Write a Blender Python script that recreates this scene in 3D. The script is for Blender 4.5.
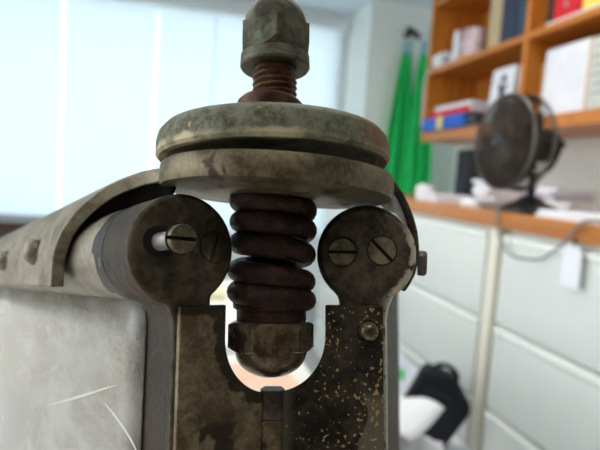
import bpy, bmesh, math, random
from mathutils import Vector, Matrix
random.seed(7)
R = math.radians
sc = bpy.context.scene
COL = sc.collection
for o in list(bpy.data.objects):
    bpy.data.objects.remove(o)

# ------------------------------------------------------------------ camera
FPX = 520.0                                   # focal length in pixels of the 600 x 450 frame
YAW, PITCH, ROLL = R(14.0), R(5.3), R(4.0)
CAM = Vector((0.0, 0.0, 1.10))
fwd = Vector((math.sin(YAW)*math.cos(PITCH), math.cos(YAW)*math.cos(PITCH), -math.sin(PITCH)))
right0 = Vector((math.cos(YAW), -math.sin(YAW), 0))
up0 = right0.cross(fwd)
cr = right0*math.cos(ROLL) + up0*math.sin(ROLL)
cu = up0*math.cos(ROLL) - right0*math.sin(ROLL)
cb = -fwd
cam_d = bpy.data.cameras.new('camera')
cam = bpy.data.objects.new('camera', cam_d)
COL.objects.link(cam)
CM = Matrix(((cr.x, cu.x, cb.x, CAM.x), (cr.y, cu.y, cb.y, CAM.y), (cr.z, cu.z, cb.z, CAM.z), (0, 0, 0, 1)))
cam.matrix_world = CM
cam_d.sensor_width = 36.0
cam_d.lens = 36.0*FPX/600.0
cam_d.clip_start = 0.005
cam_d.clip_end = 60
cam_d.dof.use_dof = True
cam_d.dof.focus_distance = 0.146
cam_d.dof.aperture_fstop = 14.0
sc.camera = cam

# ------------------------------------------------------------------ world, lights, exposure
sc.view_settings.view_transform = 'Standard'
sc.view_settings.look = 'None'
sc.view_settings.exposure = 0.0
sc.view_settings.gamma = 1.0
sc.view_settings.use_curve_mapping = False
w = bpy.data.worlds.new('daylight')
sc.world = w
w.use_nodes = True
w.node_tree.nodes['Background'].inputs[0].default_value = (0.80, 0.92, 1.0, 1)
w.node_tree.nodes['Background'].inputs[1].default_value = 1.0
sc.cycles.use_denoising = True
sc.cycles.max_bounces = 8
sc.cycles.diffuse_bounces = 5
sc.cycles.sample_clamp_indirect = 6.0

def area_light(name, loc, rot, sx, sy, power, color):
    l = bpy.data.lights.new(name, 'AREA')
    l.shape = 'RECTANGLE'; l.size = sx; l.size_y = sy; l.energy = power; l.color = color
    o = bpy.data.objects.new(name, l)
    COL.objects.link(o); o.location = loc; o.rotation_euler = rot
    return o
# daylight outside the blinds of the far window, and outside the window in the left wall
area_light('far_window_daylight', (-0.15, 4.78, 1.45), (R(-90), 0, 0), 3.6, 2.6, 80, (0.86, 0.955, 1.0))
area_light('side_window_daylight', (-2.72, 0.9, 1.55), (0, R(-90), 0), 1.7, 2.4, 58, (0.92, 0.97, 1.0))

# ------------------------------------------------------------------ helpers
def mesh_obj(name, verts, faces, material=None, parent=None, smooth=None, bevel=None, mods=True):
    me = bpy.data.meshes.new(name)
    me.from_pydata([tuple(v) for v in verts], [], faces)
    bm = bmesh.new(); bm.from_mesh(me)
    bmesh.ops.remove_doubles(bm, verts=bm.verts, dist=1e-7)
    bmesh.ops.recalc_face_normals(bm, faces=bm.faces)
    bm.to_mesh(me); bm.free()
    if smooth is not None:
        me.shade_smooth() if hasattr(me, 'shade_smooth') else None
        me.set_sharp_from_angle(angle=R(smooth))
    if material: me.materials.append(material)
    o = bpy.data.objects.new(name, me)
    COL.objects.link(o)
    if parent: o.parent = parent
    if bevel:
        m = o.modifiers.new('bevel', 'BEVEL')
        m.width = bevel; m.segments = 2; m.limit_method = 'ANGLE'; m.angle_limit = R(40)
        for p in me.polygons: p.use_smooth = True
        me.set_sharp_from_angle(angle=R(50))
    return o

class MB:
    """collects shapes for ONE mesh"""
    def __init__(s): s.v = []; s.f = []
    def add(s, v, f):
        n = len(s.v); s.v += [Vector(p) for p in v]; s.f += [tuple(i+n for i in q) for q in f]; return s
    def box(s, a, b):
        x0, y0, z0 = a; x1, y1, z1 = b
        return s.add([(x0,y0,z0),(x1,y0,z0),(x1,y1,z0),(x0,y1,z0),(x0,y0,z1),(x1,y0,z1),(x1,y1,z1),(x0,y1,z1)],
                     [(0,3,2,1),(4,5,6,7),(0,1,5,4),(1,2,6,5),(2,3,7,6),(3,0,4,7)])
    def lathe(s, prof, n=48, c=(0,0,0), axis='z', ang0=0.0):
        rings = []; vs = []; fs = []
        for (r, h) in prof:
            if r < 1e-7:
                rings.append([len(vs)]); vs.append((0,0,h))
            else:
                ids = []
                for i in range(n):
                    a = ang0 + 2*math.pi*i/n
                    ids.append(len(vs)); vs.append((r*math.cos(a), r*math.sin(a), h))
                rings.append(ids)
        for a, b in zip(rings, rings[1:]):
            for i in range(n):
                j = (i+1) % n
                if len(a) == 1 and len(b) == 1: continue
                if len(a) == 1: fs.append((a[0], b[i], b[j]))
                elif len(b) == 1: fs.append((a[i], a[j], b[0]))
                else: fs.append((a[i], a[j], b[j], b[i]))
        if len(rings[0]) > 1: fs.append(tuple(reversed(rings[0])))
        if len(rings[-1]) > 1: fs.append(tuple(rings[-1]))
        out = []
        for p in vs:
            x, y, z = p
            if axis == 'y': p = (x, z, -y)
            elif axis == '-y': p = (x, -z, y)
            elif axis == 'x': p = (z, y, -x)
            elif axis == '-x': p = (-z, y, x)
            out.append((p[0]+c[0], p[1]+c[1], p[2]+c[2]))
        return s.add(out, fs)
    def prism(s, poly, a, b, plane='xz'):
        """poly of 2-D points pushed from a to b along the third axis"""
        n = len(poly)
        def P(p, t):
            if plane == 'xz': return (p[0], t, p[1])
            if plane == 'xy': return (p[0], p[1], t)
            return (t, p[0], p[1])
        v = [P(p, a) for p in poly] + [P(p, b) for p in poly]
        f = [tuple(range(n)), tuple(range(2*n-1, n-1, -1))]
        f += [(i, (i+1) % n, n+(i+1) % n, n+i) for i in range(n)]
        return s.add(v, f)
    def tube(s, pts, r, n=8, closed=False):
        pts = [Vector(p) for p in pts]
        m = len(pts); vs = []; fs = []
        prev = None
        for i, p in enumerate(pts):
            if closed: t = (pts[(i+1) % m]-pts[i-1]).normalized()
            else: t = (pts[min(i+1, m-1)]-pts[max(i-1, 0)]).normalized()
            if prev is None:
                ref = Vector((0,0,1)) if abs(t.z) < .9 else Vector((1,0,0))
                nn = t.cross(ref).normalized()
            else:
                nn = (prev - t*prev.dot(t)).normalized()
            prev = nn; bb = t.cross(nn)
            rr = r[i] if isinstance(r, (list, tuple)) else r
            for k in range(n):
                a = 2*math.pi*k/n
                vs.append(p + nn*math.cos(a)*rr + bb*math.sin(a)*rr)
        for i in range(m if closed else m-1):
            j = (i+1) % m
            for k in range(n):
                l = (k+1) % n
                fs.append((i*n+k, i*n+l, j*n+l, j*n+k))
        if not closed:
            fs.append(tuple(range(n-1, -1, -1))); fs.append(tuple((m-1)*n+k for k in range(n)))
        return s.add(vs, fs)
    def sheet(s, A, B, t):
        """ribbon between polylines A and B, thickened by t along its normals"""
        n = len(A); A = [Vector(p) for p in A]; B = [Vector(p) for p in B]
        top = []; bot = []
        for i in range(n):
            d = A[min(i+1, n-1)]-A[max(i-1, 0)]
            nn = d.cross(B[i]-A[i]).normalized()
            top.append((A[i]+nn*t/2, B[i]+nn*t/2)); bot.append((A[i]-nn*t/2, B[i]-nn*t/2))
        v = []
        for i in range(n): v += [top[i][0], top[i][1], bot[i][1], bot[i][0]]
        f = []
        for i in range(n-1):
            a = i*4; b = a+4
            for k in range(4):
                l = (k+1) % 4
                f.append((a+k, a+l, b+l, b+k))
        f += [(0,1,2,3), (4*n-1, 4*n-2, 4*n-3, 4*n-4)]
        return s.add(v, f)
    def xf(s, M):
        s.v = [M @ v for v in s.v]; return s
    def build(s, name, material=None, parent=None, smooth=None, bevel=None):
        return mesh_obj(name, s.v, s.f, material, parent, smooth, bevel)

def empty(name, loc=(0,0,0), rz=0):
    o = bpy.data.objects.new(name, None); COL.objects.link(o)
    o.location = loc; o.rotation_euler = (0,0,rz); o.empty_display_size = .05
    return o
def tag(o, label, cat, group=None):
    o['label'] = label; o['category'] = cat
    if group: o['group'] = group
    return o
def struct(o):
    o['kind'] = 'structure'; return o

# ------------------------------------------------------------------ materials
def new_mat(name):
    m = bpy.data.materials.new(name); m.use_nodes = True
    nt = m.node_tree
    return m, nt, nt.nodes['Principled BSDF']
def mat(name, color, rough=.6, metallic=0.0, var=.06, scale=12, bump=0.0, spec=.4, sheen=0):
    m, nt, b = new_mat(name)
    tc = nt.nodes.new('ShaderNodeTexCoord')
    n = nt.nodes.new('ShaderNodeTexNoise'); n.inputs['Scale'].default_value = scale; n.inputs['Detail'].default_value = 5
    nt.links.new(tc.outputs['Object'], n.inputs['Vector'])
    cr_ = nt.nodes.new('ShaderNodeValToRGB')
    cr_.color_ramp.elements[0].position = .3; cr_.color_ramp.elements[1].position = .7
    cr_.color_ramp.elements[0].color = (*[max(0, c*(1-var)) for c in color], 1)
    cr_.color_ramp.elements[1].color = (*[min(1, c*(1+var)) for c in color], 1)
    nt.links.new(n.outputs['Fac'], cr_.inputs['Fac']); nt.links.new(cr_.outputs['Color'], b.inputs['Base Color'])
    b.inputs['Roughness'].default_value = rough; b.inputs['Metallic'].default_value = metallic
    b.inputs['Specular IOR Level'].default_value = spec
    if bump:
        bp = nt.nodes.new('ShaderNodeBump'); bp.inputs['Strength'].default_value = bump; bp.inputs['Distance'].default_value = .01
        nt.links.new(n.outputs['Fac'], bp.inputs['Height']); nt.links.new(bp.outputs['Normal'], b.inputs['Normal'])
    return m
def wood(name, c0, c1, scale=6, rough=.35, stretch=(1, 9, 9)):
    m, nt, b = new_mat(name)
    tc = nt.nodes.new('ShaderNodeTexCoord'); mp = nt.nodes.new('ShaderNodeMapping')
    mp.inputs['Scale'].default_value = stretch
    n = nt.nodes.new('ShaderNodeTexNoise'); n.inputs['Scale'].default_value = scale; n.inputs['Detail'].default_value = 6; n.inputs['Distortion'].default_value = .6
    nt.links.new(tc.outputs['Object'], mp.inputs['Vector']); nt.links.new(mp.outputs['Vector'], n.inputs['Vector'])
    r_ = nt.nodes.new('ShaderNodeValToRGB')
    r_.color_ramp.elements[0].position = .35; r_.color_ramp.elements[1].position = .65
    r_.color_ramp.elements[0].color = (*c0, 1); r_.color_ramp.elements[1].color = (*c1, 1)
    nt.links.new(n.outputs['Fac'], r_.inputs['Fac']); nt.links.new(r_.outputs['Color'], b.inputs['Base Color'])
    b.inputs['Roughness'].default_value = rough
    return m

class NT:
    """small node-graph helper"""
    def __init__(s, nt): s.nt = nt
    def n(s, typ, **kw):
        x = s.nt.nodes.new(typ)
        for k, v in kw.items(): setattr(x, k, v)
        return x
    def l(s, a, b): s.nt.links.new(a, b)
    def math(s, op, a, b=None, c=None, clamp=False):
        x = s.n('ShaderNodeMath', operation=op); x.use_clamp = clamp
        for i, q in enumerate((a, b, c)):
            if q is None: continue
            if isinstance(q, (int, float)): x.inputs[i].default_value = q
            else: s.l(q, x.inputs[i])
        return x.outputs[0]
    def noise(s, vec, scale, detail=6, rough=.6, dist=0):
        x = s.n('ShaderNodeTexNoise'); x.inputs['Scale'].default_value = scale; x.inputs['Detail'].default_value = detail
        x.inputs['Roughness'].default_value = rough; x.inputs['Distortion'].default_value = dist
        s.l(vec, x.inputs['Vector']); return x.outputs['Fac']
    def ramp(s, fac, stops):
        x = s.n('ShaderNodeValToRGB'); e = x.color_ramp.elements
        while len(e) < len(stops): e.new(.5)
        for i, (p, c) in enumerate(stops):
            e[i].position = p
            e[i].color = (*c, 1) if isinstance(c, (tuple, list)) else (c, c, c, 1)
        s.l(fac, x.inputs['Fac']); return x.outputs['Color']
    def mix(s, fac, a, b):
        x = s.n('ShaderNodeMix', data_type='RGBA')
        if isinstance(fac, (int, float)): x.inputs[0].default_value = fac
        else: s.l(fac, x.inputs[0])
        for i, q in ((6, a), (7, b)):
            if isinstance(q, (tuple, list)): x.inputs[i].default_value = (*q, 1)
            else: s.l(q, x.inputs[i])
        return x.outputs[2]

def old_metal(name, dark, mid, light, scale=220, metallic=.65, rough=(.4, .65), bump=.25, spots=None, mask=None):
    """aged metal: three-tone mottling, optional spots (colour, scale, threshold), optional mask(g, object xyz, vector) -> list of (fac, colour)"""
    m, nt, b = new_mat(name); g = NT(nt)
    tc = g.n('ShaderNodeTexCoord'); v = tc.outputs['Object']
    n1 = g.noise(v, scale, 8, .65, .3)
    n2 = g.noise(v, scale*4.5, 5, .6)
    n3 = g.noise(v, scale*.35, 3, .5)
    f = g.math('ADD', g.math('MULTIPLY', n1, .55), g.math('ADD', g.math('MULTIPLY', n2, .2), g.math('MULTIPLY', n3, .25)))
    c = g.ramp(f, [(.425, dark), (.5, mid), (.575, light)])
    if spots:
        for (sc_col, sc_s, th) in spots:
            ns = g.noise(v, sc_s, 4, .55, .2)
            c = g.mix(g.ramp(ns, [(th, 0.0), (th+.035, 1.0)]), c, sc_col)
    if mask:
        sp = g.n('ShaderNodeSeparateXYZ'); g.l(v, sp.inputs[0])
        for fac, colr in mask(g, sp.outputs, v):
            c = g.mix(fac, c, colr)
    g.l(c, b.inputs['Base Color'])
    b.inputs['Metallic'].default_value = metallic
    b.inputs['Specular IOR Level'].default_value = .22
    rr = g.n('ShaderNodeMapRange'); rr.inputs['From Min'].default_value = .35; rr.inputs['From Max'].default_value = .65
    rr.inputs['To Min'].default_value = rough[0]; rr.inputs['To Max'].default_value = rough[1]
    g.l(n1, rr.inputs['Value']); g.l(rr.outputs[0], b.inputs['Roughness'])
    bp = g.n('ShaderNodeBump'); bp.inputs['Strength'].default_value = bump; bp.inputs['Distance'].default_value = .0006
    g.l(g.math('ADD', n1, g.math('MULTIPLY', n2, .5)), bp.inputs['Height']); g.l(bp.outputs['Normal'], b.inputs['Normal'])
    return m

M_wall = mat('pale_green_paint', (.78, .83, .79), .8, var=.02)
M_white = mat('white_paint', (.80, .83, .83), .7, var=.02)
M_ceil = mat('ceiling_paint', (.74, .82, .88), .85, var=.02)
M_floor = mat('grey_carpet', (.36, .36, .35), .95, var=.15, scale=60)
M_cab = mat('cream_enamel', (.79, .81, .77), .4, var=.015)
M_cabtrim = mat('cream_trim', (.78, .74, .62), .5, var=.02)
M_orange = wood('orange_veneer', (.47, .150, .018), (.62, .225, .035), 5, .35)
M_orange_v = wood('orange_veneer_upright', (.47, .150, .018), (.62, .225, .035), 5, .35, (9, 9, 1))
M_brown = wood('dark_brown_wood', (.045, .018, .012), (.08, .035, .022), 5, .4)
M_counter = wood('counter_veneer', (.42, .15, .035), (.54, .215, .06), 4, .35, (9, 1, 9))
M_paper = mat('white_paper', (.83, .84, .88), .8, var=.03)
M_paper_l = mat('lilac_paper', (.77, .78, .88), .8, var=.04)
M_black = mat('black_enamel', (.012, .013, .016), .35, var=.2)
M_blackcloth = mat('black_nylon', (.012, .013, .02), .85, var=.3, scale=90, bump=.2)
M_green = mat('green_cloth', (.015, .52, .12), .9, var=.12, scale=25, bump=.2)
M_teal = mat('teal_tape', (.16, .40, .48), .8)

# world sight-line helper for the background
def wat(px, py, axis, val):
    d = (cr*(px-300) + cu*(225-py) + fwd*FPX).normalized()
    return CAM + d*((val-CAM[axis])/d[axis])

# ------------------------------------------------------------------ room shell
XR, XA, YF, YB_, ZC = 1.85, 2.2, 4.40, -2.2, 2.49
XL = -2.6
struct(MB().box((XL, YB_, -.06), (XA+.1, YF+.1, 0)).build('floor', M_floor))
struct(MB().box((XL-.1, YB_-.1, ZC), (XA+.1, YF+.5, ZC+.08)).build('ceiling', M_ceil))
struct(MB().box((XR, YB_, 0), (XR+.1, 3.12, ZC)).build('wall_right', M_wall))
struct(MB().box((XA, 3.12, 0), (XA+.1, 3.9, ZC)).build('wall_alcove', M_wall))
struct(MB().box((1.42, 3.9, 0), (XA+.1, YF+.1, ZC)).build('wall_pier', M_wall))
# far wall with its window opening
WX0, WX1, WZ0, WZ1 = -1.75, 1.36, .55, 2.385
wf = MB()
wf.box((XL, YF, 0), (1.42, YF+.1, WZ0)).box((XL, YF, WZ1), (1.42, YF+.1, ZC))
wf.box((XL, YF, WZ0), (WX0, YF+.1, WZ1)).box((WX1, YF, WZ0), (1.42, YF+.1, WZ1))
struct(wf.build('wall_far', M_white))
# left wall with a wide window opening, back wall
wl = MB()
wl.box((XL-.1, YB_, 0), (XL, YF+.1, .7)).box((XL-.1, YB_, 2.4), (XL, YF+.1, ZC))
wl.box((XL-.1, YB_, .7), (XL, -.3, 2.4)).box((XL-.1, 2.1, .7), (XL, YF+.1, 2.4))
struct(wl.build('wall_left', M_white))
struct(MB().box((XL-.1, YB_-.1, 0), (XR+.1, YB_, ZC)).build('wall_back', mat('dark_reflection_backing', (.20, .16, .13), .7)))  # unseen wall, coloured dark to cut reflections in the metal

# window frame
win = struct(empty('window_1', ((WX0+WX1)/2, YF, WZ0)))
def loc(o, p): 
    o.location = Vector(o.location) - Vector(p); return o
wp = win.location
fr = MB()
for a, b in (((WX0, YF-.01, WZ0), (WX0+.05, YF+.09, WZ1)), ((WX1-.05, YF-.01, WZ0), (WX1, YF+.09, WZ1)),
             ((WX0+.05, YF-.01, WZ0), (WX1-.05, YF+.09, WZ0+.05)), ((WX0+.05, YF-.01, WZ1-.05), (WX1-.05, YF+.09, WZ1))):
    fr.box(a, b)
loc(fr.build('window_frame', M_white, win), wp)
m_gl, nt_, b_ = new_mat('window_glass')
b_.inputs['Transmission Weight'].default_value = 1; b_.inputs['Roughness'].default_value = 0; b_.inputs['IOR'].default_value = 1.02
for i in range(3):
    x0 = WX0+.05+i*(WX1-WX0-.1)/3
    loc(MB().box((x0, YF+.055, WZ0+.05), (x0+(WX1-WX0-.1)/3-.004, YF+.06, WZ1-.05)).build('pane', m_gl, win), wp)
# fabric blinds: sunlit cloth panels that let daylight through
m_bl, nt_, b_ = new_mat('blind_fabric'); g = NT(nt_)
tc = g.n('ShaderNodeTexCoord'); mp = g.n('ShaderNodeMapping'); mp.inputs['Scale'].default_value = (1, 1, 30)
g.l(tc.outputs['Object'], mp.inputs['Vector'])
nn = g.noise(mp.outputs['Vector'], 3, 3)
colr = g.ramp(nn, [(.3, (.74, .80, .83)), (.7, (.80, .85, .87))])
tr = g.n('ShaderNodeBsdfTranslucent'); df = g.n('ShaderNodeBsdfDiffuse'); mx = g.n('ShaderNodeMixShader'); mx.inputs[0].default_value = .72
g.l(colr, tr.inputs[0]); g.l(colr, df.inputs[0]); g.l(df.outputs[0], mx.inputs[1]); g.l(tr.outputs[0], mx.inputs[2])
g.l(mx.outputs[0], nt_.nodes['Material Output'].inputs['Surface'])
edges = [(-1.72, -.8538, 0), (-.8462, -.1738, 0), (-.1662, .27, 0), (.262, 1.33, .022)]
blind_labels = ['pale sunlit blind panel left of the first bright slit', 'pale sunlit blind panel between the two bright slits',
                'narrow pale sunlit blind panel right of the second bright slit', 'wide pale sunlit blind panel behind the upper nut']
for (x0, x1, dy), lb in zip(edges, blind_labels):
    n = 10; A = []; Bp = []
    for i in range(n+1):
        x = x0+(x1-x0)*i/n
        y = YF-.045-dy + .004*math.sin(i*2.1+x0*5)
        A.append((x, y, .60)); Bp.append((x, y, 2.342))
    root = empty('blind', ((x0+x1)/2, YF-.045-dy, .58))
    tag(root, lb, 'blind', 'window blind panels')
    loc(MB().sheet(A, Bp, .002).build('blind_fabric', m_bl, root, smooth=40), root.location)
    loc(MB().box((x0, YF-.055-dy, .575), (x1, YF-.035-dy, .60)).build('bottom_rail', M_white, root, bevel=.004), root.location)
tag(MB().box((WX0-.02, YF-.075, 2.345), (WX1+.02, YF-.002, 2.40)).build('blind_rail', M_white, bevel=.008), 'long white head rail above the window blinds', 'blind rail')

# unseen ceiling lamps: first two added as fill, third behind the camera
m_lamp, nt_, b_ = new_mat('lamp_diffuser')
b_.inputs['Emission Color'].default_value = (1, .95, .85, 1); b_.inputs['Emission Strength'].default_value = 13.0
for (x, y, lb, hx) in ((-.7, 1.9, 'white fill light panel added above the desk', .6), (.55, 1.35, 'white fill light panel added above the filing cabinets', .6), (-.25, -.75, 'white ceiling light panel behind the photographer', .28)):
    t = empty('ceiling_fill_light', (x, y, ZC-.04)); tag(t, lb, 'light', 'ceiling lights')
    f = MB(); f.box((-hx-.02, -.17, 0), (-hx, .17, .04)).box((hx, -.17, 0), (hx+.02, .17, .04)).box((-hx, -.17, 0), (hx, -.15, .04)).box((-hx, .15, 0), (hx, .17, .04))
    f.build('frame', M_white, t)
    MB().box((-hx+.001, -.149, .006), (hx-.001, .149, .02)).build('diffuser', m_lamp, t)

# ================================================================== FOREGROUND: the hinged frame
D0 = .156
TILT, LROLL = R(6.0), R(0.5)
P0 = Vector(((272-300)*D0/FPX, -(280-225)*D0/FPX, -D0))          # pin at eye level, camera coordinates (right, up, back)
zl = Vector((math.sin(LROLL), math.cos(LROLL)*math.cos(TILT), -math.sin(TILT))).normalized()
yl = Vector((0, -math.sin(TILT), -math.cos(TILT)))
yl = (yl - zl*yl.dot(zl)).normalized()
xl = yl.cross(zl)
LM = Matrix(((xl.x, yl.x, zl.x, P0.x), (xl.y, yl.y, zl.y, P0.y), (xl.z, yl.z, zl.z, P0.z), (0, 0, 0, 1)))
WM = CM @ LM                                                        # pin frame -> world
LI = LM.inverted()
TH_L, TH_R = R(37), R(-12)
WL = Matrix.Rotation(TH_L, 4, 'Z'); WR = Matrix.Rotation(TH_R, 4, 'Z')
def ray(px, py, M=None):
    o = LI @ Vector((0, 0, 0)); d = (LI.to_3x3() @ Vector((px-300, 225-py, -FPX))).normalized()
    if M is not None:
        I = M.inverted(); o = I @ o; d = I.to_3x3() @ d
    return o, d
def at(px, py, axis, val, M=None):
    """sight line met with a plane of the mechanism (x, y or z = val), in the frame M"""
    o, d = ray(px, py, M); t = (val-o[axis])/d[axis]
    return o+d*t
DESK_Z = .76
H = .36                                                             # pin frame sits this far above the root
def zdesk(x, y, M=None):
    v = Vector((x, y, 0))
    if M is not None: v = M @ v
    base = WM @ v; az = WM.to_3x3() @ Vector((0, 0, 1))
    return (DESK_Z + .0015 - base.z)/az.z

root = empty('hinged_frame')
root.matrix_world = WM @ Matrix.Translation((0, 0, -H))
tag(root, 'old rusty metal hinged frame with acorn nuts, coil spring and cloudy clear panel', 'hinged frame')
def part(mb, name, material, parent=None, M=None, smooth=35, bevel=None, off=True):
    o = mb.build(name, material, None, smooth, bevel)
    o.parent = parent or root
    if parent is None:
        o.location = (0, 0, H)
        if M is WL: o.rotation_euler = (0, 0, TH_L)
        if M is WR: o.rotation_euler = (0, 0, TH_R)
    return o

# --- materials of the frame
def S(g, x, lo, hi):  # smoothstep-like clamp
    r = g.n('ShaderNodeMapRange'); r.interpolation_type = 'SMOOTHSTEP'
    r.inputs['From Min'].default_value = lo; r.inputs['From Max'].default_value = hi
    g.l(x, r.inputs['Value']); return r.outputs[0]
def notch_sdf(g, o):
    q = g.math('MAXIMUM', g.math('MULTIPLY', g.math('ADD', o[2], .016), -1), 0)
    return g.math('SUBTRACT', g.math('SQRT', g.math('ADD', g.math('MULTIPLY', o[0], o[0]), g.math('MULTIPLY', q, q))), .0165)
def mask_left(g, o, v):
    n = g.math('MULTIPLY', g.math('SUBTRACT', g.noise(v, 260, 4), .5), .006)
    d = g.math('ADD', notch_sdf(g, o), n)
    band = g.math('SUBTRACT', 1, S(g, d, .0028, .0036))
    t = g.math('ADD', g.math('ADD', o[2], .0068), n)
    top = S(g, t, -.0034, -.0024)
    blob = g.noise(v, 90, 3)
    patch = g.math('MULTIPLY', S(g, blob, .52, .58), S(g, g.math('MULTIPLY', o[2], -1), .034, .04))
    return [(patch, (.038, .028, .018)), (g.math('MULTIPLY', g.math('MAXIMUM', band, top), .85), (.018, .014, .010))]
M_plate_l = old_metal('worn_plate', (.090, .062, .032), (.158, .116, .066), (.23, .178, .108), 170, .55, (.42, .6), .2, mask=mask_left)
def mask_right(g, o, v):
    b = g.noise(v, 70, 3)
    d = g.math('ADD', g.math('MULTIPLY', o[0], 1), g.math('MULTIPLY', g.math('SUBTRACT', b, .5), .012))
    bare = g.math('MULTIPLY', S(g, d, .0270, .0278), S(g, g.math('MULTIPLY', o[2], -1), .030, .034))
    n = g.noise(v, 820, 3, .5)
    dens = g.noise(v, 55, 2)
    fl = S(g, g.math('ADD', n, g.math('MULTIPLY', dens, .28)), .762, .785)
    near = g.math('SUBTRACT', 1, S(g, o[0], .0045, .0085))
    return [(bare, (.12, .10, .07)), (g.math('MULTIPLY', near, .8), (.10, .085, .06)), (fl, (.36, .24, .09))]
M_plate_r = old_metal('blackened_plate', (.014, .011, .008), (.030, .023, .016), (.055, .042, .028), 150, .45, (.4, .6), .25, mask=mask_right)
def mask_cheek(g, o, v):
    # rusty rim on the outer side of the cheek, polished where rubbed
    n = g.noise(v, 120, 4)
    side = S(g, g.math('ADD', o[1], g.math('MULTIPLY', g.math('SUBTRACT', n, .5), .01)), .0012, .003)
    low = S(g, g.math('ADD', g.math('MULTIPLY', o[2], -1), g.math('MULTIPLY', g.math('SUBTRACT', n, .5), .02)), -.002, .006)
    top = S(g, o[2], -.020, -.006)
    bot = S(g, g.math('MULTIPLY', o[2], -1), .034, .046)
    return [(g.math('MULTIPLY', g.math('MULTIPLY', side, low), g.math('MULTIPLY', g.math('MAXIMUM', top, bot), S(g, n, .42, .6))), (.15, .068, .03)), (g.math('MULTIPLY', side, .7), (.026, .021, .017))]
M_cheek = old_metal('dark_bronze', (.034, .025, .016), (.066, .049, .032), (.115, .088, .058), 130, .6, (.48, .68), .8, mask=mask_cheek)
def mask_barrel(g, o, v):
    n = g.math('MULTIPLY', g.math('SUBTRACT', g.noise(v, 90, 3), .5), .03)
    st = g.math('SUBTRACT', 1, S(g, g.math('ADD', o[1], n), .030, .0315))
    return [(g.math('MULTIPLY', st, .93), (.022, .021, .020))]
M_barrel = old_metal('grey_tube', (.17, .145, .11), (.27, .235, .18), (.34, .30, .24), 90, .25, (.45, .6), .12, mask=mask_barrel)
M_strap = old_metal('strap_steel', (.13, .105, .07), (.21, .175, .125), (.29, .25, .185), 110, .55, (.42, .6), .15)
M_strap_d = old_metal('dark_strap', (.045, .037, .03), (.085, .07, .055), (.12, .10, .08), 110, .55, (.4, .6), .15)
def mask_cap(g, o, v):
    n = g.math('MULTIPLY', g.math('SUBTRACT', g.noise(v, 190, 5), .5), .0045)
    lip = g.math('SUBTRACT', 1, S(g, g.math('ADD', o[2], n), .0014, .0030))
    lip = g.math('MULTIPLY', lip, g.math('ADD', .25, g.math('MULTIPLY', .75, S(g, g.noise(v, 60, 4), .42, .56))))
    lip = g.math('MULTIPLY', lip, g.math('SUBTRACT', 1, g.math('MULTIPLY', S(g, o[0], .004, .022), .75)))  # highlight painted on the worn lip, fading towards the right
    nr = g.noise(v, 45, 3)
    rust = g.math('MULTIPLY', S(g, nr, .53, .62), S(g, o[0], .018, .03))
    return [(g.math('MULTIPLY', rust, .6), (.19, .085, .035)), (g.math('MULTIPLY', lip, .85), (.54, .45, .29))]
M_cap = old_metal('verdigris_disc', (.062, .054, .031), (.132, .126, .080), (.205, .205, .145), 240, .4, (.5, .7), .6,
                  spots=[((.10, .17, .13), 130, .62), ((.27, .23, .14), 380, .64)], mask=mask_cap)
M_yoke = old_metal('yoke_metal', (.075, .056, .030), (.148, .116, .068), (.21, .172, .108), 160, .5, (.38, .58), .3, spots=[((.055, .035, .022), 75, .60)])
M_nut = old_metal('grey_nut', (.046, .040, .027), (.095, .084, .058), (.155, .14, .10), 150, .5, (.42, .6), .3, spots=[((.46, .42, .32), 300, .70), ((.13, .17, .10), 95, .62)])
M_nut_b = old_metal('oily_nut', (.06, .040, .022), (.15, .112, .066), (.26, .205, .13), 110, .6, (.18, .38), .2)
M_rust = old_metal('rusty_thread', (.05, .022, .012), (.105, .05, .026), (.17, .09, .05), 300, .3, (.4, .6), .3, spots=[((.40, .24, .12), 420, .70)])
M_spring = old_metal('dark_red_spring', (.010, .0036, .0022), (.024, .0085, .005), (.050, .019, .012), 300, .0, (.36, .55), .9)
M_screw = old_metal('brass_screw', (.07, .053, .032), (.14, .108, .068), (.21, .17, .11), 260, .6, (.4, .55), .2)
M_steel = old_metal('bright_shank', (.36, .34, .30), (.48, .45, .40), (.58, .55, .5), 300, .6, (.35, .5), .1)
M_wash = old_metal('rust_washer', (.045, .02, .014), (.085, .042, .03), (.13, .075, .05), 260, .35, (.4, .6), .3)

# --- bolt axis: x = y = 0
def zpx(py): return at(276, py, 1, 0).z
zb0 = zpx(69.5)                       # underside of the upper nut
K = lambda px_, z_: px_*(D0 + z_*math.sin(TILT))/FPX
rn = K(35.2, .07)
# upper acorn nut: skirt, chamfered hexagon, dome
def hexring(r_in, r_c, z, n=144, ang0=0, cap=1e9):
    out = []
    for i in range(n):
        a = 2*math.pi*i/n
        k = ((a-ang0) % (math.pi/3)) - math.pi/6
        r = r_c*math.cos(math.pi/6)/math.cos(k)
        r = min(r, cap)
        out.append((r*math.cos(a), r*math.sin(a), z))
    return out
def loft(rings, mb=None, close0=True, close1=True):
    mb = mb or MB(); v = []; f = []; n = len(rings[0])
    for r in rings: v += r
    for i in range(len(rings)-1):
        for k in range(n):
            l = (k+1) % n
            f.append((i*n+k, i*n+l, (i+1)*n+l, (i+1)*n+k))
    if close0: f.append(tuple(range(n-1, -1, -1)))
    if close1: f.append(tuple((len(rings)-1)*n+k for k in range(n)))
    return mb.add(v, f)
def circ(r, z, n=144): return [(r*math.cos(2*math.pi*i/n), r*math.sin(2*math.pi*i/n), z) for i in range(n)]
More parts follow.
